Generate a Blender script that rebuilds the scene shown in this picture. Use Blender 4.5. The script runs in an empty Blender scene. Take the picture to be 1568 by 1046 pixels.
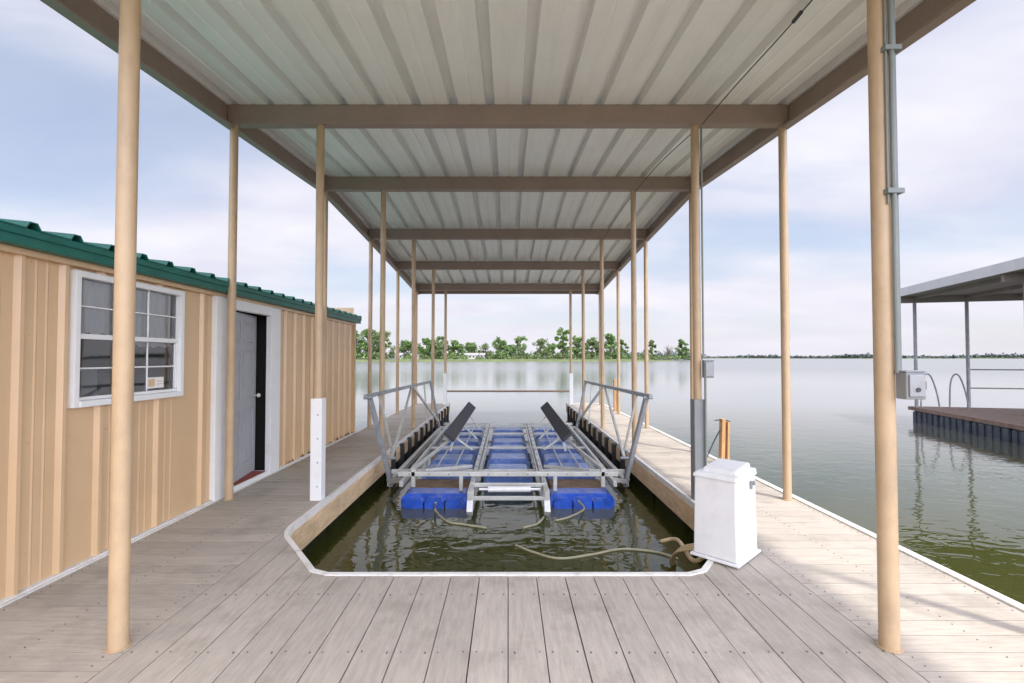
import bpy, math, random
import numpy as np
from mathutils import Vector, Matrix
random.seed(7); np.random.seed(7)
S=bpy.context.scene
S.view_settings.view_transform='Standard'
S.view_settings.look='None'; S.view_settings.exposure=0
F=740.0
WZ=-0.42
# ------------------------------------------------------------ materials
def nt(m):
    m.use_nodes=True
    t=m.node_tree; return t,t.nodes,t.links
def mat(name,col,rough=.6,metal=0,var=.12,scale=3.0,bump=0.0,bscale=40,stretch=(1,1,1),island=0.0,dirt=None,dirtamt=0.5,dscale=1.2,spec=.5,coat=0,dstretch=(1,1,1)):
    m=bpy.data.materials.new(name); t,N,L=nt(m)
    b=N['Principled BSDF']; b.inputs['Roughness'].default_value=rough; b.inputs['Metallic'].default_value=metal
    b.inputs['Specular IOR Level'].default_value=spec
    if coat: b.inputs['Coat Weight'].default_value=coat
    tc=N.new('ShaderNodeTexCoord'); mp=N.new('ShaderNodeMapping'); mp.inputs['Scale'].default_value=stretch
    L.new(tc.outputs['Object'],mp.inputs[0])
    n=N.new('ShaderNodeTexNoise'); n.inputs['Scale'].default_value=scale; n.inputs['Detail'].default_value=6; n.inputs['Roughness'].default_value=.65
    L.new(mp.outputs[0],n.inputs[0])
    mr=N.new('ShaderNodeMapRange'); mr.inputs[1].default_value=.3; mr.inputs[2].default_value=.7; mr.inputs[3].default_value=1-var; mr.inputs[4].default_value=1+var
    L.new(n.outputs[0],mr.inputs[0])
    fac=mr.outputs[0]
    if island:
        g=N.new('ShaderNodeNewGeometry'); r2=N.new('ShaderNodeMapRange'); r2.inputs[3].default_value=1-island; r2.inputs[4].default_value=1+island
        L.new(g.outputs['Random Per Island'],r2.inputs[0])
        mu=N.new('ShaderNodeMath'); mu.operation='MULTIPLY'; L.new(fac,mu.inputs[0]); L.new(r2.outputs[0],mu.inputs[1]); fac=mu.outputs[0]
    vm=N.new('ShaderNodeVectorMath'); vm.operation='SCALE'; vm.inputs[0].default_value=col; L.new(fac,vm.inputs['Scale'])
    out=vm.outputs[0]
    if dirt:
        mpd=N.new('ShaderNodeMapping'); mpd.inputs['Scale'].default_value=dstretch; L.new(tc.outputs['Object'],mpd.inputs[0])
        n2=N.new('ShaderNodeTexNoise'); n2.inputs['Scale'].default_value=dscale; n2.inputs['Detail'].default_value=8; n2.inputs['Roughness'].default_value=.7
        L.new(mpd.outputs[0],n2.inputs[0])
        r3=N.new('ShaderNodeMapRange'); r3.inputs[1].default_value=.5; r3.inputs[2].default_value=.72; r3.inputs[3].default_value=0; r3.inputs[4].default_value=dirtamt
        L.new(n2.outputs[0],r3.inputs[0])
        mx=N.new('ShaderNodeMix'); mx.data_type='RGBA'; L.new(r3.outputs[0],mx.inputs['Factor']); L.new(out,mx.inputs['A']); mx.inputs['B'].default_value=(*dirt,1)
        out=mx.outputs['Result']
    L.new(out,b.inputs['Base Color'])
    if bump:
        n3=N.new('ShaderNodeTexNoise'); n3.inputs['Scale'].default_value=bscale; n3.inputs['Detail'].default_value=4
        L.new(mp.outputs[0],n3.inputs[0])
        bp=N.new('ShaderNodeBump'); bp.inputs['Strength'].default_value=bump; bp.inputs['Distance'].default_value=.01
        L.new(n3.outputs[0],bp.inputs['Height']); L.new(bp.outputs[0],b.inputs['Normal'])
    return m
M={}
M['deckY']=mat('deck_board_composite',(.405,.358,.302),.72,var=.15,scale=5,stretch=(8,1,1),island=.08,dirt=(.225,.195,.155),dirtamt=.7,bump=.2,bscale=25,dscale=1.9)
M['deckX']=mat('deck_board_composite_side',(.42,.37,.312),.72,var=.15,scale=5,stretch=(1,8,1),island=.08,dirt=(.235,.205,.165),dirtamt=.65,bump=.2,bscale=25,dscale=1.9)
M['gap']=mat('deck_underlayer',(.05,.045,.04),.9)
M['screw']=mat('screw_metal',(.14,.12,.10),.5)
M['trim']=mat('white_trim',(.74,.72,.68),.55,var=.08,dirt=(.34,.30,.24),dirtamt=.65,dscale=6)
M['white']=mat('white_paint',(.80,.80,.79),.45,var=.03,dirt=(.56,.52,.46),dirtamt=.35,dscale=3)
M['mbox']=mat('motor_box_plastic',(.70,.70,.69),.45,var=.04,dirt=(.48,.45,.40),dirtamt=.4,dscale=4)
M['fascia']=mat('fascia_wood',(.66,.47,.28),.7,var=.2,scale=4,stretch=(1,1,6),dirt=(.25,.16,.09),dirtamt=.6,dscale=2.5)
M['float']=mat('black_float',(.022,.022,.025),.55,var=.3,dirt=(.12,.11,.08),dirtamt=.5,dscale=4)
M['nfloat']=mat('blue_gray_float',(.05,.065,.09),.5,var=.3,dirt=(.14,.13,.11),dirtamt=.6,dscale=3)
M['post']=mat('tan_post_paint',(.49,.35,.21),.42,var=.07,scale=5,dirt=(.32,.22,.135),dirtamt=.55,dscale=2.5,spec=.5,dstretch=(2,2,.8))
M['beam']=mat('brown_beam_paint',(.34,.258,.21),.5,var=.09,scale=4,dirt=(.19,.13,.10),dirtamt=.5,dscale=2)
M['roof']=mat('roof_sheet',(.92,.92,.89),.36,var=.03,scale=1.5,dirt=(.76,.77,.71),dirtamt=.5,dscale=1.0,spec=.5,dstretch=(3,.5,1))
M['siding']=mat('tan_metal_siding',(.645,.44,.25),.30,var=.04,scale=.8,dirt=(.47,.30,.16),dirtamt=.35,dscale=1.1,spec=.65,bump=.12,bscale=2.5)
M['green']=mat('green_metal',(.012,.13,.10),.4,var=.2,scale=3,spec=.4)
M['rust']=mat('rust_stain',(.25,.12,.05),.8,var=.3)
M['door']=mat('gray_door_paint',(.40,.40,.42),.5,var=.05)
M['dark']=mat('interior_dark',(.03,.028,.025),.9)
M['galv']=mat('galvanised_steel',(.60,.60,.56),.42,metal=.35,var=.15,scale=8,dirt=(.30,.25,.16),dirtamt=.7,dscale=4)
M['galvd']=mat('weathered_steel',(.32,.33,.35),.5,metal=.3,var=.2,scale=8,dirt=(.18,.14,.09),dirtamt=.6,dscale=5)
M['blue']=mat('blue_tank_plastic',(.02,.09,.50),.2,var=.35,scale=6,dirt=(.16,.22,.36),dirtamt=.65,dscale=8,spec=.7)
M['bluef']=mat('faded_blue_tank',(.09,.17,.45),.3,var=.3,scale=6,dirt=(.33,.37,.44),dirtamt=.8,dscale=6)
M['muck']=mat('tank_top_muck',(.20,.13,.075),.8,var=.4,scale=9)
M['bunk']=mat('bunk_carpet',(.055,.055,.06),.95,var=.3,scale=20)
M['rubber']=mat('bumper_rubber',(.03,.03,.033),.7,var=.3)
M['conduit']=mat('gray_conduit',(.19,.21,.195),.5,var=.1)
M['ebox']=mat('electrical_gray',(.23,.24,.24),.5,var=.1)
M['cable']=mat('black_cable',(.05,.05,.05),.6)
M['hose']=mat('yellowed_hose',(.40,.37,.25),.5,var=.15,dirt=(.14,.13,.08),dirtamt=.7,dscale=6)
M['hoseo']=mat('beige_hose',(.56,.43,.24),.5,var=.15)
M['wood']=mat('weathered_wood',(.52,.30,.14),.8,var=.25,scale=6,stretch=(6,6,1))
M['woodd']=mat('dark_wood',(.24,.165,.13),.85,var=.3,scale=5)
M['rail']=mat('brown_rail',(.30,.20,.13),.6)
M['grass']=mat('shore_grass',(.10,.13,.045),.95,var=.35,scale=.12,dirt=(.24,.19,.12),dirtamt=.55,dscale=.06)
M['leafA']=mat('foliage_green',(.115,.19,.05),.7,var=.3,scale=.25,island=.5)
M['leafB']=mat('foliage_olive',(.125,.175,.06),.7,var=.3,scale=.25,island=.5)
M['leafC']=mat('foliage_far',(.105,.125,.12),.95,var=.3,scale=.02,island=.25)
M['bark']=mat('bark',(.13,.10,.075),.9,var=.3)
M['red']=mat('red_mat',(.28,.07,.05),.95,var=.4,scale=30)
M['paper']=mat('paper_label',(.8,.8,.76),.8,var=.05)
M['groof']=mat('house_roof_gray',(.30,.29,.29),.8)
M['dockroof']=mat('neighbor_roof_underside',(.25,.23,.21),.7,var=.15)
M['silver']=mat('silver_fascia',(.62,.63,.64),.5,var=.06)
M['hwall']=mat('house_wall_siding',(.48,.47,.45),.8,var=.06)
M['pane_fill']=mat('pale_pane_fill',(.84,.85,.86),.9,var=.10,scale=3,stretch=(1,12,1))
def glassmat():
    m=bpy.data.materials.new('window_glass'); t,N,L=nt(m); N.clear()
    o=N.new('ShaderNodeOutputMaterial'); tr=N.new('ShaderNodeBsdfTransparent'); tr.inputs[0].default_value=(.86,.89,.90,1)
    gl=N.new('ShaderNodeBsdfGlossy'); gl.inputs['Roughness'].default_value=.03
    fr=N.new('ShaderNodeFresnel'); fr.inputs[0].default_value=2.3
    mx=N.new('ShaderNodeMixShader'); L.new(fr.outputs[0],mx.inputs[0]); L.new(tr.outputs[0],mx.inputs[1]); L.new(gl.outputs[0],mx.inputs[2]); L.new(mx.outputs[0],o.inputs[0])
    tc=N.new('ShaderNodeTexCoord'); n=N.new('ShaderNodeTexNoise'); n.inputs['Scale'].default_value=1.5
    L.new(tc.outputs['Object'],n.inputs[0]); bp=N.new('ShaderNodeBump'); bp.inputs['Strength'].default_value=.06; bp.inputs['Distance'].default_value=.02
    L.new(n.outputs[0],bp.inputs['Height']); L.new(bp.outputs[0],gl.inputs['Normal']); return m
M['glass']=glassmat()
def watermat():
    m=bpy.data.materials.new('lake_water'); t,N,L=nt(m); b=N['Principled BSDF']
    b.inputs['IOR'].default_value=1.45
    tc=N.new('ShaderNodeTexCoord')
    n0=N.new('ShaderNodeTexNoise'); n0.inputs['Scale'].default_value=.25; n0.inputs['Detail'].default_value=4
    L.new(tc.outputs['Object'],n0.inputs[0])
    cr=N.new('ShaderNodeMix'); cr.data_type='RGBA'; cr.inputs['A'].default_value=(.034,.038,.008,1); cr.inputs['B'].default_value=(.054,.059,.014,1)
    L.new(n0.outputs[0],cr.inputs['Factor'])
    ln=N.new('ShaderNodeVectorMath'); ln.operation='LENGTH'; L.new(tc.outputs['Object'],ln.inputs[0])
    # olive water at the docks; paler far colour stands in for sky reflection
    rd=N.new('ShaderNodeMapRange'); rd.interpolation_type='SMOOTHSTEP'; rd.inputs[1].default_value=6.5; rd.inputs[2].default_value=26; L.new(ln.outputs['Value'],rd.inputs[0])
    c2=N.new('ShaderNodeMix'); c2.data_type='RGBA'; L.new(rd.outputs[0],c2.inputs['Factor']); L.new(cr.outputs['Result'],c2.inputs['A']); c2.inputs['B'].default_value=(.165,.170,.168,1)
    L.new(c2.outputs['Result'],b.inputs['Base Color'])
    mp=N.new('ShaderNodeMapping'); mp.inputs['Scale'].default_value=(1,1.5,1); mp.inputs['Rotation'].default_value=(0,0,.3); L.new(tc.outputs['Object'],mp.inputs[0])
    n1=N.new('ShaderNodeTexNoise'); n1.inputs['Scale'].default_value=3.4; n1.inputs['Detail'].default_value=2; n1.inputs['Distortion'].default_value=.9; n1.inputs['Roughness'].default_value=.4
    L.new(mp.outputs[0],n1.inputs[0])
    n2=N.new('ShaderNodeTexNoise'); n2.inputs['Scale'].default_value=.8; n2.inputs['Detail'].default_value=2
    L.new(mp.outputs[0],n2.inputs[0])
    ad=N.new('ShaderNodeMath'); ad.operation='MULTIPLY_ADD'; ad.inputs[1].default_value=1.2
    L.new(n2.outputs[0],ad.inputs[0]); L.new(n1.outputs[0],ad.inputs[2])
    n4=N.new('ShaderNodeTexNoise'); n4.inputs['Scale'].default_value=.05; L.new(tc.outputs['Object'],n4.inputs[0])
    r4=N.new('ShaderNodeMapRange'); r4.inputs[1].default_value=.35; r4.inputs[2].default_value=.65; r4.inputs[3].default_value=.03; r4.inputs[4].default_value=.06
    L.new(n4.outputs[0],r4.inputs[0])
    r5=N.new('ShaderNodeMapRange'); r5.inputs[1].default_value=6; r5.inputs[2].default_value=24; r5.inputs[3].default_value=.085; r5.inputs[4].default_value=0; L.new(ln.outputs['Value'],r5.inputs[0])
    sa=N.new('ShaderNodeMath'); sa.operation='ADD'; L.new(r4.outputs[0],sa.inputs[0]); L.new(r5.outputs[0],sa.inputs[1])
    r6=N.new('ShaderNodeMapRange'); r6.inputs[1].default_value=12; r6.inputs[2].default_value=90; r6.inputs[3].default_value=.02; r6.inputs[4].default_value=.22; L.new(ln.outputs['Value'],r6.inputs[0])
    L.new(r6.outputs[0],b.inputs['Roughness'])
    bp=N.new('ShaderNodeBump'); bp.inputs['Distance'].default_value=.05; L.new(sa.outputs[0],bp.inputs['Strength'])
    L.new(ad.outputs[0],bp.inputs['Height']); L.new(bp.outputs[0],b.inputs['Normal'])
    return m
M['water']=watermat()
# ------------------------------------------------------------ mesh builder
class MB:
    def __init__(s): s.v=[]; s.f=[]; s.mi=[]; s.m=0
    def add(s,vs,fs):
        o=len(s.v); s.v+= [tuple(v) for v in vs]
        for f in fs: s.f.append([i+o for i in f]); s.mi.append(s.m)
    def box(s,x0,x1,y0,y1,z0,z1):
        s.add([(x0,y0,z0),(x1,y0,z0),(x1,y1,z0),(x0,y1,z0),(x0,y0,z1),(x1,y0,z1),(x1,y1,z1),(x0,y1,z1)],
          [(0,3,2,1),(4,5,6,7),(0,1,5,4),(1,2,6,5),(2,3,7,6),(3,0,4,7)])
    def beam(s,p,q,w,h,up=(0,0,1)):
        p=Vector(p);q=Vector(q);d=(q-p).normalized();u=Vector(up)
        a=d.cross(u)
        if a.length<1e-3: a=d.cross(Vector((1,0,0)))
        a.normalize(); b=a.cross(d).normalized()
        vs=[]
        for c in (p,q):
            for i,j in ((-1,-1),(1,-1),(1,1),(-1,1)): vs.append(c+a*w/2*i+b*h/2*j)
        s.add(vs,[(0,1,2,3),(7,6,5,4),(0,4,5,1),(1,5,6,2),(2,6,7,3),(3,7,4,0)])
    def cyl(s,p,q,r,n=16,r2=None):
        p=Vector(p);q=Vector(q);d=(q-p).normalized(); r2=r if r2 is None else r2
        a=d.cross(Vector((0,0,1)))
        if a.length<1e-3: a=Vector((1,0,0))
        a.normalize(); b=d.cross(a)
        vs=[]
        for c,rr in ((p,r),(q,r2)):
            for i in range(n):
                t=2*math.pi*i/n; vs.append(c+a*math.cos(t)*rr+b*math.sin(t)*rr)
        fs=[(i,(i+1)%n,n+(i+1)%n,n+i) for i in range(n)]
        fs+=[tuple(range(n))[::-1],tuple(range(n,2*n))]
        s.add(vs,fs)
    def tube(s,pts,r,n=8,sub=6):
        P=[Vector(p) for p in pts]
        if sub>1 and len(P)>2:
            Q=[]; E=[P[0]*2-P[1]]+P+[P[-1]*2-P[-2]]
            for i in range(1,len(E)-2):
                for k in range(sub):
                    t=k/sub; a,b,c,d=E[i-1],E[i],E[i+1],E[i+2]
                    Q.append(.5*((2*b)+(c-a)*t+(2*a-5*b+4*c-d)*t*t+(3*b-a-3*c+d)*t**3))
            Q.append(P[-1]); P=Q
        vs=[];ref=None
        for i,p in enumerate(P):
            d=(P[min(i+1,len(P)-1)]-P[max(i-1,0)]).normalized()
            if ref is None: ref=d.orthogonal()
            a=(ref-d*ref.dot(d)).normalized(); ref=a; b=d.cross(a)
            for k in range(n):
                t=2*math.pi*k/n; vs.append(p+a*math.cos(t)*r+b*math.sin(t)*r)
        fs=[]
        for i in range(len(P)-1):
            for k in range(n): fs.append((i*n+k,i*n+(k+1)%n,(i+1)*n+(k+1)%n,(i+1)*n+k))
        fs+=[tuple(range(n))[::-1],tuple(range((len(P)-1)*n,len(P)*n))]
        s.add(vs,fs)
    def prism(s,poly,z0,z1):
        n=len(poly); vs=[(x,y,z0) for x,y in poly]+[(x,y,z1) for x,y in poly]
        s.add(vs,[tuple(range(n))[::-1],tuple(range(n,2*n))]+[(i,(i+1)%n,n+(i+1)%n,n+i) for i in range(n)])
    def ribbon(s,path,o0,o1,z0,z1):
        P=[Vector((x,y)) for x,y in path]; vs=[]
        for i,p in enumerate(P):
            d1=(P[i]-P[i-1]).normalized() if i>0 else (P[1]-P[0]).normalized()
            d2=(P[i+1]-P[i]).normalized() if i<len(P)-1 else d1
            n1=Vector((-d1.y,d1.x)); n2=Vector((-d2.y,d2.x)); n=(n1+n2).normalized(); k=1/max(.4,n.dot(n1))
            for o,z in ((o0,z0),(o1,z0),(o1,z1),(o0,z1)):
                q=p-n*o*k; vs.append((q.x,q.y,z))
        fs=[]
        for i in range(len(P)-1):
            for k in range(4): fs.append((i*4+k,i*4+(k+1)%4,(i+1)*4+(k+1)%4,(i+1)*4+k))
        fs+=[(0,1,2,3),tuple(len(P)*4-1-k for k in range(4))]
        s.add(vs,fs)
    def make(s,name,mats,parent=None,bevel=0,smooth=False):
        me=bpy.data.meshes.new(name); me.from_pydata(s.v,[],s.f); me.validate()
        import bmesh
        bm=bmesh.new(); bm.from_mesh(me)
        if len(s.f)<60000: bmesh.ops.recalc_face_normals(bm,faces=bm.faces)
        bm.to_mesh(me); bm.free()
        if not isinstance(mats,(list,tuple)): mats=[mats]
        for m in mats: me.materials.append(M[m])
        if len(mats)>1 and len(me.polygons)==len(s.mi): me.polygons.foreach_set('material_index',s.mi)
        o=bpy.data.objects.new(name,me); S.collection.objects.link(o)
        if parent: o.parent=parent
        if smooth:
            me.polygons.foreach_set('use_smooth',[True]*len(me.polygons))
            md=o.modifiers.new('es','EDGE_SPLIT'); md.split_angle=math.radians(40)
        if bevel:
            md=o.modifiers.new('bev','BEVEL'); md.width=bevel; md.segments=2; md.limit_method='ANGLE'
        return o
def empty(name,loc=(0,0,0),rz=0):
    e=bpy.data.objects.new(name,None); e.location=loc; e.rotation_euler=(0,0,rz); e.empty_display_size=.3; S.collection.objects.link(e); return e
# ------------------------------------------------------------ water
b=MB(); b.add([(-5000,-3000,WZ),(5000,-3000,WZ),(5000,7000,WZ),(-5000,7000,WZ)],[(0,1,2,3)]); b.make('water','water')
# ------------------------------------------------------------ dock
dock=empty('covered_boat_dock')
ROWS=[2.54,5.16,7.75,10.35,12.95,15.55]
IX=2.02; OX=2.96; EX=3.07; YE=15.9; YB=-3.5
half=[(1.95,YE),(1.95,4.36),(1.93,4.22),(1.87,4.08),(1.47,3.54),(1.39,3.43),(1.26,3.37)]
path=[(-x,y) for x,y in half]+half[::-1]
cx=np.array([0,1.26,1.39,1.47,1.87,1.95]); cy=np.array([3.37,3.37,3.43,3.54,4.08,4.36])
yend=lambda x: float(np.interp(abs(x),cx,cy))
g=.006
b=MB(); sc=MB()
n=int(round(3.9/.195))
for i in range(n):
    x0=-1.95+i*.195+g/2+random.uniform(-.001,.001); x1=x0+.195-g
    cut=random.choice([-2,-1.2,-.5,.6]); dz=random.uniform(-.0015,.0)
    b.prism([(x0,YB),(x1,YB),(x1,cut-.003),(x0,cut-.003)],-.03,dz)
    b.prism([(x0,cut+.003),(x1,cut+.003),(x1,yend(x1)-.01),(x0,yend(x0)-.01)],-.03,dz)
    for yy in (1.3,1.9,2.5,3.1):
        for xx in (x0+.03,x1-.03): sc.cyl((xx+random.uniform(-.006,.006),yy+random.uniform(-.015,.015),-.003),(xx,yy,.0012),.005,6)
b.make('deck_boards_center','deckY',dock)
b=MB()
for sx in (-1,1):
    y=YB
    while y<YE-.01:
        y1=min(y+.15,YE)
        a,c=sorted((sx*1.953,sx*(EX-.0)))
        b.box(a,c,y+g/2,y1-g/2,-.03,random.uniform(-.0015,0.0))
        if y<9:
            for xx in (sx*2.0+sx*.03,sx*2.5,sx*3.0):
                for yy in (y+.04,y+.11): sc.cyl((xx+random.uniform(-.008,.008),yy,-.003),(xx,yy,.0012),.0045,6)
        y=y1
b.make('deck_boards_side','deckX',dock)
sc.make('deck_screws','screw',dock)
b=MB()
b.box(-1.9,1.9,YB,3.30,-.12,-.032)
for sx in (-1,1):
    a,c=sorted((sx*1.99,sx*3.04)); b.box(a,c,YB,YE-.02,-.12,-.033)
b.make('deck_joists','gap',dock)
b=MB()
b.ribbon(path,-.036,.004,-.05,.008); b.make('pit_edge_trim','trim',dock)
b=MB(); b.ribbon(path,-.05,-.010,-.27,-.051); b.make('pit_fascia','fascia',dock)
b=MB()
for sx in (-1,1):
    a,c=sorted((sx*(EX+.001),sx*(EX+.035))); b.box(a,c,YB,YE,-.06,.014)
    a,c=sorted((sx*(EX-.03),sx*(EX+.0008))); b.box(a,c,YB,YE,.001,.014)
    a,c=sorted((sx*1.9,sx*(EX+.035))); b.box(a,c,YE+.001,YE+.035,-.06,.012)
b.make('deck_outer_trim','trim',dock)
b=MB()
for sx in (-1,1):
    a,c=sorted((sx*(EX+.0),sx*(EX+.025))); b.box(a,c,YB,YE,-.27,-.061)
    a,c=sorted((sx*1.97,sx*(EX))); b.box(a,c,YE,YE+.025,-.27,-.061)
b.box(-EX,EX,YB-.03,YB-.001,-.27,0)
b.make('outer_fascia','fascia',dock)
b=MB()
for sx in (-1,1):
    y=4.4
    while y<YE-.5:
        a,c=sorted((sx*2.06,sx*3.0)); b.box(a,c,y,min(y+1.15,YE-.05),-.62,-.13); y+=1.28
for xx in np.arange(-2.9,2.8,1.2): b.box(xx,xx+1.05,-3.2,3.26,-.62,-.13)
b.make('dock_floats','float',dock,bevel=.03)
b=MB()
for sx in (-1,1):
    y=7.9
    while y<15.5:
        a,c=sorted((sx*1.85,sx*1.944)); b.box(a,c,y,y+.14,-.6,-.02); y+=.65
b.make('pit_bumpers','rubber',dock,bevel=.01)
RY0=1.0  # unseen near roof end, cut short so sunlit deck bounces light up
ry=[RY0,2.54,5.16,7.75,10.35,12.95,15.55,16.0]; rz=[3.685,3.80,4.0,4.20,4.05,3.87,3.67,3.63]
RZ=lambda y: float(np.interp(y,ry,rz))
b=MB(); pl=MB()
for k,y in enumerate(ROWS):
    for x in (-IX,IX,-OX,OX):
        xx=1.975 if (k==0 and x==IX) else x
        r_=.046 if k==0 else .042
        b.cyl((xx,y,0.0),(xx+random.uniform(-.012,.012)*(k>0),y,RZ(y)),r_,24)
        pl.cyl((xx,y,.001),(xx,y,.008),.056,20)
b.make('roof_posts','post',dock,smooth=True); pl.make('post_feet','post',dock)
b=MB()
b.box(-IX-.06,-IX+.06,5.16-.06,5.16+.06,.001,1.07)
b.box(-IX-.06,-IX+.06,15.49,15.61,.001,1.0); b.box(IX-.06,IX+.06,15.49,15.61,.001,1.0)
b.make('post_sleeves','white',dock,bevel=.006)
b=MB(); b.box(IX-.06,IX+.06,5.10,5.22,.001,1.06); b.make('post_sleeve_gray','ebox',dock,bevel=.006)
b=MB()
for z in (.15,.4,.65,.9):
    b.cyl((-IX+.02,5.16-.061,z),(-IX+.02,5.16-.066,z),.007,8)
b.make('sleeve_bolts','screw',dock)
b=MB()
for y in ROWS:
    z=RZ(y)
    b.box(-OX-.04,OX+.04,y-.05,y-.044,z+.045,z+.213)
    b.box(-OX-.04,OX+.04,y-.056,y+.056,z+.001,z+.044)
    b.box(-OX-.04,OX+.04,y-.05,y+.05,z+.205,z+.2135)
    b.box(-OX-.04,OX+.04,y+.044,y+.05,z+.045,z+.204)
b.make('roof_cross_beams','beam',dock,bevel=.003)
b=MB()
for sx in (-1,1):
    for i in range(len(ry)-1):
        for (xa,xb,za,zb) in ((.045,.052,-.01,.21),(-.03,.06,-.035,-.011),(.07,.13,.03,.225)):
            x0,x1=sorted((sx*(OX+xa),sx*(OX+xb)))
            vs=[]
            for y in (ry[i],ry[i+1]):
                z=RZ(y); vs+=[(x0,y,z+za),(x1,y,z+za),(x1,y,z+zb),(x0,y,z+zb)]
            b.add(vs,[(0,1,2,3),(7,6,5,4),(0,4,5,1),(1,5,6,2),(2,6,7,3),(3,7,4,0)])
b.make('roof_side_beams','beam',dock)
b=MB(); b.box(-OX-.12,OX+.12,RY0-.04,RY0,RZ(RY0),RZ(RY0)+.24); b.box(-OX-.12,OX+.12,16.0,16.03,3.62,3.87); b.make('roof_end_fascia','beam',dock)
prof=[]; sp=.39; x=-OX-.16
prof.append((x,0)); x=-2.925
while x<OX:
    prof+=[(x-.052,0),(x-.042,.09),(x+.042,.09),(x+.052,0)]
    m_=x+sp/2
    if m_<OX: prof+=[(m_-.02,0),(m_-.010,.006),(m_+.010,.006),(m_+.02,0)]
    x+=sp
prof.append((OX+.16,0))
b=MB(); vs=[]
for y in ry:
    for px,pz in prof: vs.append((px,y,RZ(y)+.217+pz))
n=len(prof); fs=[(i*n+k,i*n+k+1,(i+1)*n+k+1,(i+1)*n+k) for i in range(len(ry)-1) for k in range(n-1)]
b.add(vs,fs); o=b.make('roof_sheet','roof',dock)
md=o.modifiers.new('s','SOLIDIFY'); md.thickness=.002
b=MB()
b.tube([(2.12,RY0+.1,RZ(RY0)+.19),(2.10,2.4,RZ(2.4)+.17),(2.10,3.5,RZ(3.5)+.10),(2.07,4.3,RZ(4.3)+.04),(2.05,5.05,RZ(5.1)-.03)],.005)
b.tube([(2.05,5.3,RZ(5.3)-.01),(2.05,6.5,RZ(6.5)+.03),(2.05,7.7,RZ(7.7)-.02),(2.04,9,RZ(9)+.03),(2.04,10.3,RZ(10.3)-.02)],.005)
b.cyl((2.10,3.40,RZ(3.4)+.11),(2.10,3.50,RZ(3.5)+.10),.014,8)
b.make('power_cable','cable',dock)
b=MB(); FX=1.975
b.cyl((FX+.050,2.505,1.42),(FX+.050,2.505,3.78),.012,10)
b.cyl((FX+.022,2.48,1.42),(FX+.022,2.48,3.78),.012,10)
b.cyl((FX-.005,2.485,2.3),(FX-.005,2.485,3.78),.006,8)
for z in (2.35,3.1): b.box(FX-.02,FX+.066,2.464,2.50,z,z+.025)
b.cyl((IX+.052,5.13,1.5),(IX+.052,5.13,3.98),.010,10)
b.cyl((IX+.05,5.08,.05),(IX+.05,5.08,1.4),.012,10)
b.make('conduits','conduit',dock)
eb=empty('electrical_box',(FX+.075,2.47,1.36))
b=MB(); b.box(-.05,.05,-.04,.03,-.07,.07); b.make('housing','ebox',eb,bevel=.006)
b=MB(); b.box(-.04,.04,-.050,-.041,-.055,.055); b.box(-.055,.055,-.045,.03,.069,.076); b.make('cover','galvd',eb,bevel=.003)
b=MB(); b.box(.051,.068,-.02,0,-.02,.02); b.cyl((0,-.050,-.02),(0,-.057,-.02),.011,10); b.make('switch','cable',eb)
eb=empty('electrical_box',(IX+.085,5.1,1.38))
b=MB(); b.box(-.05,.05,-.04,.03,-.09,.09); b.make('housing','ebox',eb,bevel=.006)
b=MB(); b.box(-.04,.04,-.050,-.041,-.075,.075); b.box(-.055,.055,-.045,.03,.089,.096); b.make('cover','galvd',eb,bevel=.003)
b=MB(); b.cyl((-1.99,15.52,.43),(1.99,15.52,.43),.03,10)
b.make('end_rail_bar','rail',dock)
# ------------------------------------------------------------ shed
shed=empty('metal_shed')
WX=-3.10; SH=2.20; SY0=-2.5; SY1=9.68; SXL=-7.0
W0,W1,WB,WT=3.43,4.53,1.17,2.10
D0,D1,DT=5.05,6.48,2.14
def siding(mb,y0,y1,z0,z1):
    ys=[y0]; off=[0]
    k=math.ceil((y0+.05)/.305)
    c=k*.305
    while c<y1-.05:
        ys+=[c-.034,c-.013,c+.013,c+.034]; off+=[0,.030,.030,0]
        for q in (.115,.190):
            if c+q+.02<y1: ys+=[c+q-.011,c+q,c+q+.011]; off+=[0,.005,0]
        c+=.305
    ys.append(y1); off.append(0)
    o=sorted(zip(ys,off)); ys=[a for a,_ in o if a<=y1]; off=[d for a,d in o if a<=y1]
    n=len(ys); vs=[(WX+off[i],ys[i],z0) for i in range(n)]+[(WX+off[i],ys[i],z1) for i in range(n)]
    mb.add(vs,[(i,i+1,n+i+1,n+i) for i in range(n-1)])
b=MB()
siding(b,SY0,W0,.02,SH); siding(b,W0,W1,.02,WB); siding(b,W0,W1,WT,SH); siding(b,W1,D0,.02,SH); siding(b,D0,D1,DT,SH); siding(b,D1,SY1,.02,SH)
b.box(SXL,WX-.001,SY1-.03,SY1-.001,.0,SH+.3); b.box(SXL,WX-.001,SY0+.001,SY0+.03,0,SH+.3); b.box(SXL,SXL+.03,SY0,SY1,0,SH+.3)
b.make('walls','siding',shed)
b=MB()
for y in np.arange(-2.3,9.6,.305):
    for z in (.25,.95,1.65,2.12):
        yy=round(y/.305)*.305+.08
        if W0-.06<yy<W1+.06 and WB-.05<z<WT+.05: continue
        if D0-.02<yy<D1+.02 or yy>SY1-.05: continue
        b.cyl((WX-.001,yy,z),(WX+.006,yy,z),.006,6)
b.make('wall_screws','siding',shed)
b=MB(); b.box(WX-.012,WX+.042,SY1-.05,SY1-.002,.0,SH); b.box(WX-.01,WX+.044,SY1-.001,SY1+.02,.0,SH)
b.make('corner_trim','siding',shed)
b=MB(); b.box(SXL,WX-.10,SY0,SY1,-.3,.0); b.make('shed_floor','gap',shed)
b=MB()
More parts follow.
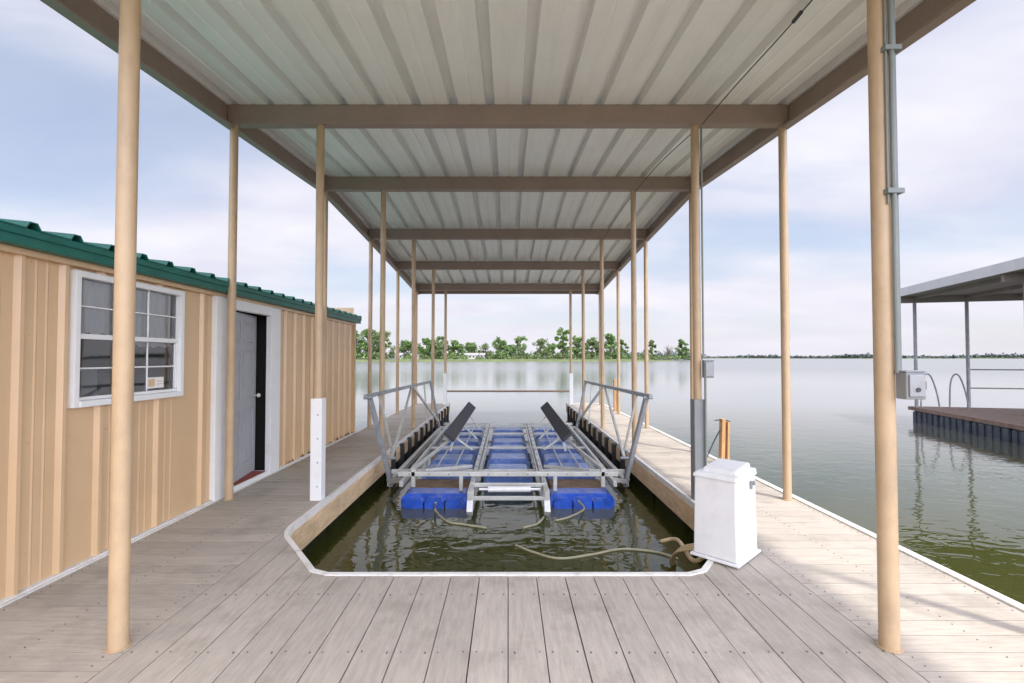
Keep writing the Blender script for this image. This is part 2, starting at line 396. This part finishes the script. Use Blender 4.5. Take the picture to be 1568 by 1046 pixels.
def room(x0,x1,y0,y1,z0,z1):
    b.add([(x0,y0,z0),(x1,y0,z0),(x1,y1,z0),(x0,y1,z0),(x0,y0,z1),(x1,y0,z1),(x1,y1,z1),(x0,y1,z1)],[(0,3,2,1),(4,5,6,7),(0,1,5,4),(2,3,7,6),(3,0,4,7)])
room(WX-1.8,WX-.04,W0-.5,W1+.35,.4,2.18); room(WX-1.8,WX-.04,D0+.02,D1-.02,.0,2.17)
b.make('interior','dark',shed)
b=MB()
for (ya,yb,zb) in ((W0+.02,W0+.40,1.68),(W0+.62,W1-.02,1.60)):
    k=0; y=ya; vs=[]
    while y<yb: vs.append((WX-.045-.012*(k%2),y)); y+=.022; k+=1
    n=len(vs); b.add([(x,y,zb+.01*math.sin(i)) for i,(x,y) in enumerate(vs)]+[(x,y,2.14) for x,y in vs],[(i,i+1,n+i+1,n+i) for i in range(n-1)])
b.make('pane_fill_curtains','pane_fill',shed)  # pale curtain folds added to imitate bright reflections in the upper panes
b=MB(); b.box(WX-.55,WX-.2,W0-.2,W1+.2,1.10,1.14); b.box(WX-.5,WX-.25,3.6,3.95,1.141,1.42); b.box(WX-.45,WX-.25,4.15,4.3,1.141,1.36); b.make('shelf_items','door',shed,bevel=.006)
b=MB(); b.box(WX+.0,WX+.036,SY0,D0-.0,.001,.025); b.box(WX+.0,WX+.036,D1,SY1,.001,.025); b.make('base_trim','trim',shed)
b=MB()
for i in range(34):
    y=random.uniform(6.6,9.5); hgt=random.uniform(.02,.06); wd=random.uniform(.03,.12)
    b.add([(WX+.034,y,.026),(WX+.034,y+wd,.026),(WX+.034,y+wd*.7,.026+hgt*.7),(WX+.034,y+wd*.45,.026+hgt),(WX+.034,y+wd*.2,.026+hgt*.6)],[(0,1,2,3,4)])
b.make('rust_patches','rust',shed)
b=MB(); ys=[];zz=[]
c=SY0-.15
while c<SY1+.12:
    ys+=[c,c+.11,c+.135,c+.185,c+.21]; zz+=[0,0,.04,.04,0]; c+=.305
n=len(ys); X0=WX+.14; X1=SXL-.15; sl=.10
b.add([(X0,ys[i],SH+.105+zz[i]) for i in range(n)]+[(X1,ys[i],SH+.105+zz[i]+sl*(X0-X1)) for i in range(n)],[(i,i+1,n+i+1,n+i) for i in range(n-1)])
o=b.make('roof_panels','green',shed); md=o.modifiers.new('s','SOLIDIFY'); md.thickness=.008
b=MB(); b.box(WX+.04,WX+.12,SY0-.1,SY1+.10,SH-.01,SH+.095); b.box(WX+.121,WX+.135,SY0-.1,SY1+.10,SH+.05,SH+.10)
b.make('eave_trim','green',shed,bevel=.006)
b=MB(); b.box(WX+.0,WX+.050,SY0,SY1,SH-.05,SH-.011); b.make('eave_board','siding',shed)
b=MB(); b.add([(WX,SY1-.01,SH),(SXL,SY1-.01,SH),(SXL,SY1-.01,SH+.45)],[(0,1,2)]); b.make('gable','siding',shed)
# window
b=MB(); fx0,fx1=WX-.04,WX+.048; e=.025; t=.045
b.box(fx0,fx1,W0-e,W0+t-e,WB-e,WT+e); b.box(fx0,fx1,W1+e-t,W1+e,WB-e,WT+e)
b.box(fx0,fx1-.001,W0+t-e,W1+e-t,WT+e-t,WT+e); b.box(fx0,fx1+.012,W0+t-e,W1+e-t,WB-e,WB+t-e)
wm=(WB+WT)/2+.02
b.box(WX-.03,WX+.026,W0+.021,W1-.021,wm-.018,wm+.02)
yi0,yi1=W0+.02,W1-.02
b.box(WX-.035,WX+.018,yi0,yi0+.022,WB+.021,wm-.019); b.box(WX-.035,WX+.018,yi1-.022,yi1,WB+.021,wm-.019)
b.box(WX-.035,WX+.016,yi0+.022,yi1-.022,WB+.021,WB+.045)
for k in (1,2):
    y=yi0+(yi1-yi0)*k/3; b.box(WX-.022,WX+.004,y-.006,y+.006,wm+.021,WT-.021); b.box(WX-.022,WX+.002,y-.006,y+.006,WB+.046,wm-.019)
zc=(wm+WT)/2; b.box(WX-.021,WX+.003,yi0,yi1,zc-.006,zc+.006)
zc=(wm+WB)/2+.01; b.box(WX-.021,WX+.001,yi0+.022,yi1-.022,zc-.006,zc+.006)
b.make('window_frame','white',shed,bevel=.003)
b=MB(); b.add([(WX-.006,W0,WB),(WX-.006,W1,WB),(WX-.006,W1,WT),(WX-.006,W0,WT)],[(0,1,2,3)]); b.make('window_glass','glass',shed)
b=MB(); b.box(WX-.0055,WX-.003,4.16,4.36,1.235,1.33); b.make('window_label','paper',shed)
b=MB(); b.box(WX-.0029,WX-.0022,4.175,4.25,1.25,1.315); b.box(WX-.0029,WX-.0022,4.27,4.345,1.29,1.297); b.box(WX-.0029,WX-.0022,4.27,4.345,1.265,1.272); b.make('label_print','fascia',shed)
# door frame
DJ0,DJ1=D0+.20,D1-.25
b=MB()
b.box(WX-.02,WX+.05,D0,DJ0,.0,DT+.02); b.box(WX-.02,WX+.05,DJ1,D1,.0,DT+.02)
b.box(WX-.02,WX+.048,DJ0,DJ1,DT-.10,DT+.02)
b.box(WX-.20,WX+.04,DJ0,DJ1,.001,.06)
b.make('door_frame','white',shed,bevel=.005)
dw=DJ1-DJ0-.015
dr=empty('door',(WX+.025,DJ0+.005,.075)); dr.parent=shed; dr.rotation_euler=(0,0,math.radians(9.5))
dh=DT-.10-.085
b=MB(); b.box(-.045,0,0,dw,0,dh)
b.make('leaf','door',dr,bevel=.003)
b=MB()
for (za,zb) in ((.14,.80),(.93,1.52),(1.62,1.86)):
    for (ya,yb) in ((.11,dw/2-.05),(dw/2+.05,dw-.11)):
        for q in ((ya,yb,za,za+.02),(ya,yb,zb-.02,zb),(ya,ya+.02,za+.02,zb-.02),(yb-.02,yb,za+.02,zb-.02)):
            b.box(.0005,.012,q[0],q[1],q[2],q[3])
        b.box(.0005,.008,ya+.05,yb-.05,za+.05,zb-.05)
b.make('panels','door',dr,bevel=.003)
b=MB(); b.cyl((0,dw-.07,.95),(.05,dw-.07,.95),.015,10); b.cyl((.05,dw-.07,.95),(.075,dw-.07,.95),.03,14,.02); b.make('knob','galv',dr,smooth=True)
b=MB(); b.box(WX-.15,WX+.03,DJ0+.25,DJ1-.08,.061,.069); b.make('doormat','red')
# ------------------------------------------------------------ boat lift
lift=empty('boat_lift')
def tank(mb,x0,x1,y0,y1,z0,z1,r=.07):
    sec=[(x0+r,z1),(x1-r,z1),(x1-.02,z1-.03),(x1,z1-r),(x1,z0),(x0,z0),(x0,z1-r),(x0+.02,z1-.03)]
    n=len(sec)
    vs=[(x,y0+ (0.05 if z>z1-.02 else 0),z) for x,z in sec]+[(x,y1-(0.03 if z>z1-.02 else 0),z) for x,z in sec]
    mb.add(vs,[tuple(range(n)),tuple(range(n,2*n))[::-1]]+[(i,(i+1)%n,n+(i+1)%n,n+i) for i in range(n)])
b=MB()
for (x0,x1) in ((-1.38,-.50),(.53,1.37)):
    tank(b,x0,x1,6.27,6.62,-.62,-.26)
    for k in range(3):
        w_=(x1-x0-.08)/3; tank(b,x0+.04+k*w_+.012,x0+.04+(k+1)*w_-.012,6.19,6.32,-.60,-.30+.01*(k%2),.045)
b.make('float_tank_ends','blue',lift,bevel=.028,smooth=True)
b=MB()
for (x0,x1) in ((-1.28,-.56),(-.35,.36),(.58,1.28)):
    y=7.15
    while y<11.3:
        tank(b,x0+random.uniform(-.01,.01),x1,y,y+.54,-.62,-.16+random.uniform(-.015,.01)); y+=.80
b.make('float_tank_segments','bluef',lift,bevel=.03,smooth=True)
b=MB()
for (x0,x1) in ((-1.33,-.55),(.58,1.32)): b.box(x0,x1,6.62,7.10,-.6,-.265)
b.make('tank_tops','muck',lift,bevel=.02)
b=MB()
for x in (-.46,.47):
    b.beam((x,5.85,-.16),(x,11.3,-.07),.06,.10)
for x in (-.39,.40):
    b.beam((x,6.7,-.08),(x,11.2,-.05),.015,.05)
for x in (-1.40,1.40): b.beam((x,6.35,-.15),(x,11.5,-.08),.05,.07)
b.beam((-1.45,6.42,-.03),(1.45,6.42,-.03),.05,.06); b.beam((-1.68,7.02,-.14),(1.68,7.02,-.14),.05,.06); b.beam((-1.5,11.35,-.05),(1.5,11.35,-.05),.06,.06)
for y in (8.65,10.25): b.beam((-1.40,y,-.10),(1.40,y,-.10),.03,.035)
for x in (-1.05,-.78,.80,1.06): b.beam((x,7.1,-.115),(x,11.3,-.09),.018,.025)
b.beam((-.46,5.9,-.2),(.47,5.9,-.2),.04,.045); b.beam((-.46,6.2,-.12),(.47,6.2,-.12),.04,.05)
b.beam((-1.7,6.98,-.30),(-1.7,12.1,-.28),.07,.09); b.beam((1.7,6.98,-.30),(1.7,12.1,-.28),.07,.09)
b.beam((-1.7,12.1,-.24),(1.7,12.1,-.24),.06,.06)
for sx in (-1,1):
    b.beam((sx*1.25,6.42,-.2),(sx*1.25,6.42,.04),.05,.05,(0,1,0))
    b.beam((sx*1.28,6.45,.0),(sx*1.02,8.3,.08),.035,.045)
    b.beam((sx*1.10,6.48,-.0),(sx*.52,7.0,-.06),.03,.04)
    b.beam((sx*.62,6.42,-.25),(sx*.62,6.42,-.06),.05,.05,(0,1,0))
    for y,zz_ in ((8.45,.12),(9.6,.2),(10.8,.30)):
        b.beam((sx*1.0,y,-.12),(sx*.94,y,zz_),.04,.04,(0,1,0)); b.beam((sx*.62,y,-.10),(sx*.90,y,zz_-.02),.03,.03,(0,1,0))
    b.beam((sx*1.42,6.6,-.15),(sx*1.7,6.98,-.28),.05,.06)
b.make('lift_frame','galv',lift,bevel=.004)
b=MB()
b.cyl((-.25,6.04,-.13),(.28,6.04,-.13),.035,14); b.cyl((-.36,6.04,-.13),(-.25,6.04,-.13),.016,10); b.cyl((.28,6.04,-.13),(.4,6.04,-.13),.016,10)
for x in (-.46,.47): b.beam((x,5.82,-.36),(x,6.0,-.14),.07,.10)
b.make('lift_cylinder','white',lift,bevel=.004)
b=MB()
for x in (-.46,.47):
    for y in np.arange(6.3,11.2,.4): b.cyl((x,y,-.16+.09*(y-5.85)/5.45+.045),(x,y,-.16+.09*(y-5.85)/5.45+.066),.014,6)
for x in np.arange(-1.3,1.31,.26): b.cyl((x,6.394,-.03),(x,6.384,-.03),.012,6)
b.make('frame_bolts','galvd',lift)
b=MB()
for sx in (-1,1):
    p=Vector((sx*1.0,8.2,.16)); q=Vector((sx*.84,11.2,.40))
    b.beam(p,q,.06,.22,(sx*1.0,0,.9))
b.make('bunk_pads','bunk',lift,bevel=.012)
b=MB()
for sx in (-1,1):
    b.beam((sx*1.95,6.62,.97),(sx*1.95,12.25,.90),.05,.055)
    b.beam((sx*1.93,6.76,.95),(sx*1.68,7.02,-.34),.05,.11,(0,1,0))
    b.beam((sx*1.93,12.05,.88),(sx*1.70,12.1,-.3),.05,.10,(0,1,0))
b.make('side_arms','galvd',lift,bevel=.004)
b=MB()
for sx in (-1,1):
    b.beam((sx*1.94,9.7,.90),(sx*1.72,7.2,.02),.035,.05)
    b.beam((sx*1.94,7.3,.93),(sx*1.80,7.6,-.02),.03,.04,(0,1,0))
    b.beam((sx*1.94,9.9,.90),(sx*1.72,11.9,-.05),.035,.05)
    b.beam((sx*1.94,11.2,.88),(sx*1.85,11.2,-.2),.03,.04,(0,1,0))
b.make('arm_braces','galv',lift,bevel=.003)
b=MB()
for sx in (-1,1):
    for (y,z,x) in ((6.70,.95,1.93),(7.0,-.25,1.68),(7.2,.02,1.72)): b.cyl((sx*(x-.06),y-.02,z),(sx*(x+.06),y-.02,z),.022,10)
b.make('pivot_bolts','galvd',lift)
def wp(px,py,z=WZ+.008):
    y=F*(1.5-z)/(py-548); return ((px-778)/F*y,y,z)
hz=empty('air_hose')
b=MB()
b.tube([wp(668,768,-.28),wp(668,780),wp(685,796),wp(712,801),wp(745,806)],.013)
b.tube([wp(885,765,-.28),wp(893,778),wp(870,790),wp(850,795)],.012)
b.tube([wp(800,806),wp(822,800),wp(832,790)],.012)
b.make('hose_run','hose',hz,smooth=True)
b=MB(); b.tube([wp(790,832),wp(815,842),wp(855,852),wp(905,846),wp(950,838),wp(1000,842),wp(1035,852)],.012)
b.make('floating_hose','hose',smooth=True)
b=MB()
b.tube([wp(1010,826,-.30),wp(1035,824,-.24),(1.50,3.95,-.14),(1.66,4.0,-.08)],.018)
b.make('hose','hoseo',smooth=True)
b=MB()
for k in range(3):
    b.tube([wp(1064-k*2,830+k*4,-.10),wp(1040-k*3,836+k*3,-.18),wp(1030-k*3,852+k*2,-.34),wp(1036-k*3,868,-.5)],.010)
b.make('hose_bundle','hoseo',smooth=True)
# ------------------------------------------------------------ motor box
mbx=empty('lift_motor_box')
A=Vector((1.415,3.70)); B=Vector((1.645,3.46)); d1=(B-A).normalized(); Lx,Ly=.32,.40
mbx.location=(A.x-.01,A.y,0.012); mbx.rotation_euler=(0,0,math.atan2(d1.y,d1.x))
b=MB()
def frus(mb,x0,x1,y0,y1,z0,z1,ins,back=0):
    mb.add([(x0,y0,z0),(x1,y0,z0),(x1,y1,z0),(x0,y1,z0),(x0+ins,y0+ins,z1),(x1-ins,y0+ins,z1),(x1-ins,y1-ins,z1+back),(x0+ins,y1-ins,z1+back)],
      [(0,3,2,1),(4,5,6,7),(0,1,5,4),(1,2,6,5),(2,3,7,6),(3,0,4,7)])
frus(b,0,Lx,0,Ly,.02,.60,.008)
b.make('body','mbox',mbx,bevel=.01)
b=MB(); frus(b,-.004,Lx+.004,-.004,Ly+.004,.59,.622,.006,.02); frus(b,.03,Lx-.02,.07,Ly-.03,.60,.655,.015,.03); b.make('lid','mbox',mbx,bevel=.01)
b=MB(); b.box(-.02,Lx+.02,-.02,Ly+.02,0,.019); b.make('base_flange','mbox',mbx,bevel=.005)
b=MB(); b.box(Lx-.006,Lx+.006,.27,.30,.50,.56); b.box(Lx-.006,Lx+.008,.33,.35,.52,.55); b.make('latches','ebox',mbx,bevel=.003)
# ------------------------------------------------------------ mooring posts
mp_=empty('mooring_post',(3.03,6.85,0))
b=MB(); b.beam((-.03,0,-.3),(.0,0,.64),.05,.10,(0,1,0)); b.beam((.05,.0,-.3),(.07,.0,.60),.03,.09,(0,1,0)); b.make('stake','wood',mp_,bevel=.004)
b=MB(); b.tube([(-.12,-.02,.62),(0,-.03,.63),(.1,-.02,.60)],.008); b.tube([(-.05,-.04,.5),(-.15,-.03,.3),(-.25,-.05,.10),(-.3,-.1,.01)],.01); b.make('rope','cable',mp_)
mp_=empty('mooring_post',(3.0,13.6,0))
b=MB(); b.beam((0,0,-.3),(.0,0,.9),.07,.09,(0,1,0)); b.beam((.06,.0,-.3),(.07,.0,.6),.03,.07,(0,1,0)); b.make('stake','wood',mp_,bevel=.004)
# ------------------------------------------------------------ neighbour dock
nd=empty('neighboring_boat_dock',(12.35,14.9,0),math.radians(-14))
b=MB()
y=-12.
while y<0: b.box(0,1.5,y+.005,y+.15,-.035,0); b.box(5.5,7,y+.005,y+.15,-.035,0); y+=.155
x=1.5
while x<5.5: b.box(x+.005,x+.15,-1.6,0,-.035,0); x+=.155
b.make('deck_boards','woodd',nd)
b=MB(); b.box(-.04,-.001,-12,.02,-.09,.01); b.box(0,7,.001,.04,-.09,.01); b.box(1.5,1.54,-12,-1.6,-.12,.005); b.make('deck_fascia','woodd',nd)
b=MB()
for y in np.arange(-11.8,-.3,1.3):
    b.box(-.0,1.4,y,y+1.18,-.7,-.10)
    for q in (.0,.26,.52,.78,1.04): b.box(-.035,-.001,y+q,y+q+.14,-.7,-.12)
    b.box(5.5,7,y,y+1.18,-.7,-.10)
b.box(1.6,5.4,-1.5,-.0,-.7,-.10)
b.make('floats','nfloat',nd,bevel=.02)
b=MB()
for (x,y) in ((.12,-.12),(1.45,-.12),(.12,-4.4),(.12,-8.4),(3.9,-.12),(6.8,-.12),(6.8,-4.4),(6.8,-8.4)): b.cyl((x,y,0),(x,y,3.36),.045,12)
b.make('posts','galvd',nd,smooth=True)
b=MB(); b.box(-.35,7.3,-12,.3,3.37,3.45); b.make('roof_underside','dockroof',nd)
b=MB(); b.box(-.39,-.351,-12,.34,3.36,3.60); b.box(-.35,7.3,.301,.34,3.36,3.60); b.box(7.301,7.34,-12,.34,3.36,3.6); b.box(-.35,7.3,-12,.3,3.56,3.6); b.make('roof_fascia','silver',nd)
b=MB()
for y in (-.12,-4.4,-8.4): b.box(-.3,7.2,y-.05,y+.05,3.18,3.369)
for x in np.arange(.12,7,1.3): b.box(x-.03,x+.03,-12,.2,3.28,3.369)
b.make('roof_beams','dockroof',nd)
b=MB()
for x0 in (.22,.95):
    b.tube([(x0,-.15,0),(x0+.03,-.15,.7),(x0+.12,-.15,.98),(x0+.26,-.15,.95),(x0+.40,-.15,.5),(x0+.48,-.15,0)],.022)
b.cyl((1.45,-.12,1.15),(6.8,-.12,1.15),.02,8); b.cyl((1.45,-.12,.6),(6.8,-.12,.6),.02,8)
b.make('ladder_rails','galvd',nd,smooth=True)
# ------------------------------------------------------------ far shore
def shore_y(x): return 240+6*math.sin(x*.05)+3*math.sin(x*.17+1)+ (max(0,x-60)*.9)
b=MB(); xs=list(np.arange(-420,96,3)); R=[]
for x in xs:
    t=min(1,max(0,(96-x)/14)); y=shore_y(x)
    R.append([(x,y,WZ-.2),(x,y+1.5,WZ+.4*t+random.uniform(0,.15)),(x,y+12,WZ+.9*t+random.uniform(-.1,.1)),(x,y+60*t+20,WZ+1.5*t),(x,y+140*t+22,WZ+.9*t-.1),(x,y+142*t+24,WZ-.3)])
n=6; vs=[v for r in R for v in r]
b.add(vs,[(i*n+k,(i+1)*n+k,(i+1)*n+k+1,i*n+k+1) for i in range(len(R)-1) for k in range(n-1)])
b.make('shore_ground','grass',smooth=True)
rng=np.random.default_rng(3)
def leaves(mb,c,rad,n,size):
    d=rng.normal(size=(n,3)); d/=np.linalg.norm(d,axis=1)[:,None]; r=rng.uniform(.35,1.08,size=(n,1))
    P=np.array(c)+d*r*np.array(rad)
    A=rng.normal(size=(n,3)); A/=np.linalg.norm(A,axis=1)[:,None]; Q=np.cross(A,rng.normal(size=(n,3))); Q/=np.linalg.norm(Q,axis=1)[:,None]+1e-9
    s=(size*rng.uniform(.5,1.2,size=(n,1)))
    V=np.stack([P-A*s,P-Q*s*.75,P+A*s,P+Q*s*.75],axis=1).reshape(-1,3)
    mb.add(V.tolist(),[(4*i,4*i+1,4*i+2,4*i+3) for i in range(n)])
def tree(px,ytop,D,wpx,leaf='leafA',dens=1.0):
    x=(px-778)/F*D; H=(548-ytop)/F*D+1.0; base=.6; W=wpx/F*D/2
    b=MB(); b.m=0
    b.tube([(x,D,base-.5),(x+rng.uniform(-.3,.3),D,H*.3),(x+rng.uniform(-.6,.6),D,H*.6),(x+rng.uniform(-.6,.6),D,H*.85)],.18+H*.008,6,3)
    cl=[]
    for k in range(int(20+W*2.6)):
        a=rng.uniform(0,6.28); hh=rng.uniform(.14,.93); rr=W*math.sqrt(max(.08,1-((hh-.44)/.56)**2))*rng.uniform(.15,.95)
        cpt=(x+math.cos(a)*rr,D+math.sin(a)*rr,H*hh); cl.append(cpt)
        if k<8: b.cyl((x,D,H*max(.2,hh-.3)),cpt,.14,5,.04)
    b.m=1
    for cpt in cl:
        r=rng.uniform(.18,.36)*W; leaves(b,cpt,(r,r,r*rng.uniform(.6,.95)),int(110*dens),.30+H*.011)
    b.make('deciduous_tree',['bark',leaf])
T=[(520,505,262,40),(545,502,258,38),(566,500,262,34),(588,502,256,36),(622,518,290,28),(655,513,262,30),(672,511,258,30),(692,517,266,26),
 (720,521,275,30),(743,523,280,26),(766,514,262,30),(797,511,270,28),(829,514,262,30),(862,497,258,26),(883,512,262,28),(906,513,268,30),(934,507,262,30),(952,516,266,20),(998,517,290,18),(1045,516,320,22),(450,505,262,44),(480,510,262,38),(380,500,262,50),(640,524,300,26),(705,525,310,30),(780,525,300,26),(845,522,300,26)]
for i,(px,yt,D,wpx) in enumerate(T):
    tree(px,yt+2,D+20,wpx,'leafA' if i%3 else 'leafB',.45 if px in(797,829,743) else 1.0)
b=MB(); D=320; x=(1023-778)/F*D
b.cyl((x,D,0),(x,D,6),.25,6,.15)
for k in range(70):
    a=rng.uniform(0,6.28); z0=rng.uniform(2,7); r=rng.uniform(1,4); b.cyl((x,D,z0),(x+math.cos(a)*r,D+math.sin(a)*r,z0+rng.uniform(2,5)),.09,4,.03)
b.make('bare_tree','bark')
b=MB()
for px in np.arange(300,1062,2.4):
    if rng.random()<.66:
        D=rng.uniform(262,335)+max(0,(px-980)*.9); x=(px-778)/F*D; h=rng.uniform(1.2,5.0)
        leaves(b,(x,D,.6+h*.4),(rng.uniform(1.5,3.5),2,h*.6),80,.5)
b.make('shoreline_shrubs','leafB')
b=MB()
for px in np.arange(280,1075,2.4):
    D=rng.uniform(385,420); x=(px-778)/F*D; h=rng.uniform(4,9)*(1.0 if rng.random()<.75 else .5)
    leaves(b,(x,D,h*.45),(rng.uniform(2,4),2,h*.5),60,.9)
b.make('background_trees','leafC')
for (px,D,wd) in ((722,290,8),(736,296,5),(700,300,5),(640,285,7),(606,280,8)):
    h=empty('shore_house',((px-778)/F*D,D,.6))
    b=MB(); b.box(-wd/2,wd/2,-3,3,0,2.5); b.make('walls','hwall',h)
    b=MB(); b.add([(-wd/2-.4,-3.4,2.5),(wd/2+.4,-3.4,2.5),(wd/2+.4,3.4,2.5),(-wd/2-.4,3.4,2.5),(-wd/2-.4,0,3.8),(wd/2+.4,0,3.8)],[(0,1,5,4),(2,3,4,5),(0,4,3),(1,2,5),(0,3,2,1)]); b.make('roof','groof',h)
    b=MB()
    for q in np.arange(-wd/2+1,wd/2-.8,2): b.box(q,q+.8,-3.04,-3.0,1,2)
    b.make('windows','dark',h)
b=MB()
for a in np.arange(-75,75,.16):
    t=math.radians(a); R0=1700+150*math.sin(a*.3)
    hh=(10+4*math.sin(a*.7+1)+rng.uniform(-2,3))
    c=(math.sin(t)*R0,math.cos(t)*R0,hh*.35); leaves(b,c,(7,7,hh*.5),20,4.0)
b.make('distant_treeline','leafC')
b=MB(); vs=[]
A_=np.arange(-76,76,1.)
for a in A_:
    t=math.radians(a); R0=1690+150*math.sin(a*.3)
    vs+=[(math.sin(t)*R0,math.cos(t)*R0,WZ-.5),(math.sin(t)*R0,math.cos(t)*R0,WZ+2),(math.sin(t)*(R0+200),math.cos(t)*(R0+200),WZ+7)]
b.add(vs,[(i*3+k,(i+1)*3+k,(i+1)*3+k+1,i*3+k+1) for i in range(len(A_)-1) for k in range(2)]); b.make('distant_shore','grass')
# ------------------------------------------------------------ sky + sun
el=math.radians(68); az=math.radians(140)
W=bpy.data.worlds.new('World'); S.world=W; W.use_nodes=True
N=W.node_tree.nodes; L=W.node_tree.links; N.clear()
out=N.new('ShaderNodeOutputWorld'); bg=N.new('ShaderNodeBackground'); bg.inputs[1].default_value=.14; L.new(bg.outputs[0],out.inputs[0])
sk=N.new('ShaderNodeTexSky'); sk.sky_type='NISHITA'; sk.sun_disc=False; sk.sun_elevation=el; sk.sun_rotation=az; sk.dust_density=1.5
tc=N.new('ShaderNodeTexCoord'); se=N.new('ShaderNodeSeparateXYZ'); L.new(tc.outputs['Generated'],se.inputs[0])
def math_(op,a,b_=None,cl=False):
    m=N.new('ShaderNodeMath'); m.operation=op; m.use_clamp=cl
    for i,v in enumerate((a,b_)):
        if v is None: continue
        if isinstance(v,(int,float)): m.inputs[i].default_value=v
        else: L.new(v,m.inputs[i])
    return m.outputs[0]
zc=math_('MAXIMUM',se.outputs[2],0.0); zp=math_('ADD',zc,.22)
cb=N.new('ShaderNodeCombineXYZ'); L.new(math_('DIVIDE',se.outputs[0],zp),cb.inputs[0]); L.new(math_('DIVIDE',se.outputs[1],zp),cb.inputs[1])
mp=N.new('ShaderNodeMapping'); mp.inputs['Scale'].default_value=(.75,1.1,1); mp.inputs['Location'].default_value=(3.1,1.7,0); L.new(cb.outputs[0],mp.inputs[0])
n1=N.new('ShaderNodeTexNoise'); n1.inputs['Scale'].default_value=1.2; n1.inputs['Detail'].default_value=6; n1.inputs['Roughness'].default_value=.45; n1.inputs['Distortion'].default_value=.3; L.new(mp.outputs[0],n1.inputs[0])
r=N.new('ShaderNodeMapRange'); r.interpolation_type='SMOOTHSTEP'; r.inputs[1].default_value=.33; r.inputs[2].default_value=.60; L.new(n1.outputs[0],r.inputs[0])
r.inputs[3].default_value=.32; r.inputs[4].default_value=.97
cc=N.new('ShaderNodeMix'); cc.data_type='RGBA'; n2=N.new('ShaderNodeTexNoise'); n2.inputs['Scale'].default_value=2.0; n2.inputs['Detail'].default_value=5; L.new(mp.outputs[0],n2.inputs[0])
r2=N.new('ShaderNodeMapRange'); r2.inputs[1].default_value=.35; r2.inputs[2].default_value=.65; L.new(n2.outputs[0],r2.inputs[0])
L.new(r2.outputs[0],cc.inputs['Factor']); cc.inputs['A'].default_value=(5.7,5.7,6.7,1); cc.inputs['B'].default_value=(7.1,7.0,7.5,1)
skm=N.new('ShaderNodeVectorMath'); skm.operation='SCALE'; skm.inputs['Scale'].default_value=1.3; L.new(sk.outputs[0],skm.inputs[0])
m1=N.new('ShaderNodeMix'); m1.data_type='RGBA'; L.new(r.outputs[0],m1.inputs['Factor']); L.new(skm.outputs[0],m1.inputs['A']); L.new(cc.outputs['Result'],m1.inputs['B'])
hz_=math_('POWER',math_('SUBTRACT',1.0,zc),8.0)
m2=N.new('ShaderNodeMix'); m2.data_type='RGBA'; L.new(math_('MULTIPLY',hz_,.9),m2.inputs['Factor']); L.new(m1.outputs['Result'],m2.inputs['A']); m2.inputs['B'].default_value=(6.2,6.1,6.7,1)
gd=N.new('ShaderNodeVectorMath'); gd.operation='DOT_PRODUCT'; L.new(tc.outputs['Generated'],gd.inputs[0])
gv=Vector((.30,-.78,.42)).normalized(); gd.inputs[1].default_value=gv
gg=math_('MULTIPLY',math_('POWER',math_('MAXIMUM',gd.outputs['Value'],0.0),1.5),4.2); gg=math_('ADD',gg,1.0)  # added sky brightening behind the camera to lift the light under the roof
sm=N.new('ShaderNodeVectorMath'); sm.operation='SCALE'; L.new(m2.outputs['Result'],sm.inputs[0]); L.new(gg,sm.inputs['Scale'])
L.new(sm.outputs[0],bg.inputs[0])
sd=bpy.data.lights.new('sun','SUN'); sd.energy=3.4; sd.angle=math.radians(2.5); sd.color=(1,.95,.87)
so=bpy.data.objects.new('sun',sd); S.collection.objects.link(so)
dirv=Vector((math.sin(az)*math.cos(el),math.cos(az)*math.cos(el),math.sin(el)))
so.rotation_euler=dirv.to_track_quat('Z','Y').to_euler(); so.location=dirv*30
# ------------------------------------------------------------ camera
cd=bpy.data.cameras.new('camera'); cam=bpy.data.objects.new('camera',cd); S.collection.objects.link(cam); S.camera=cam
cd.sensor_width=36; cd.lens=F/1568*36; cd.clip_end=12000; cd.clip_start=.05
pitch=1.4; cam.location=(0,0,1.5); cam.rotation_euler=(math.radians(90+pitch),0,0)
cd.shift_y=(25-F*math.tan(math.radians(pitch)))/1568; cd.shift_x=6/1568
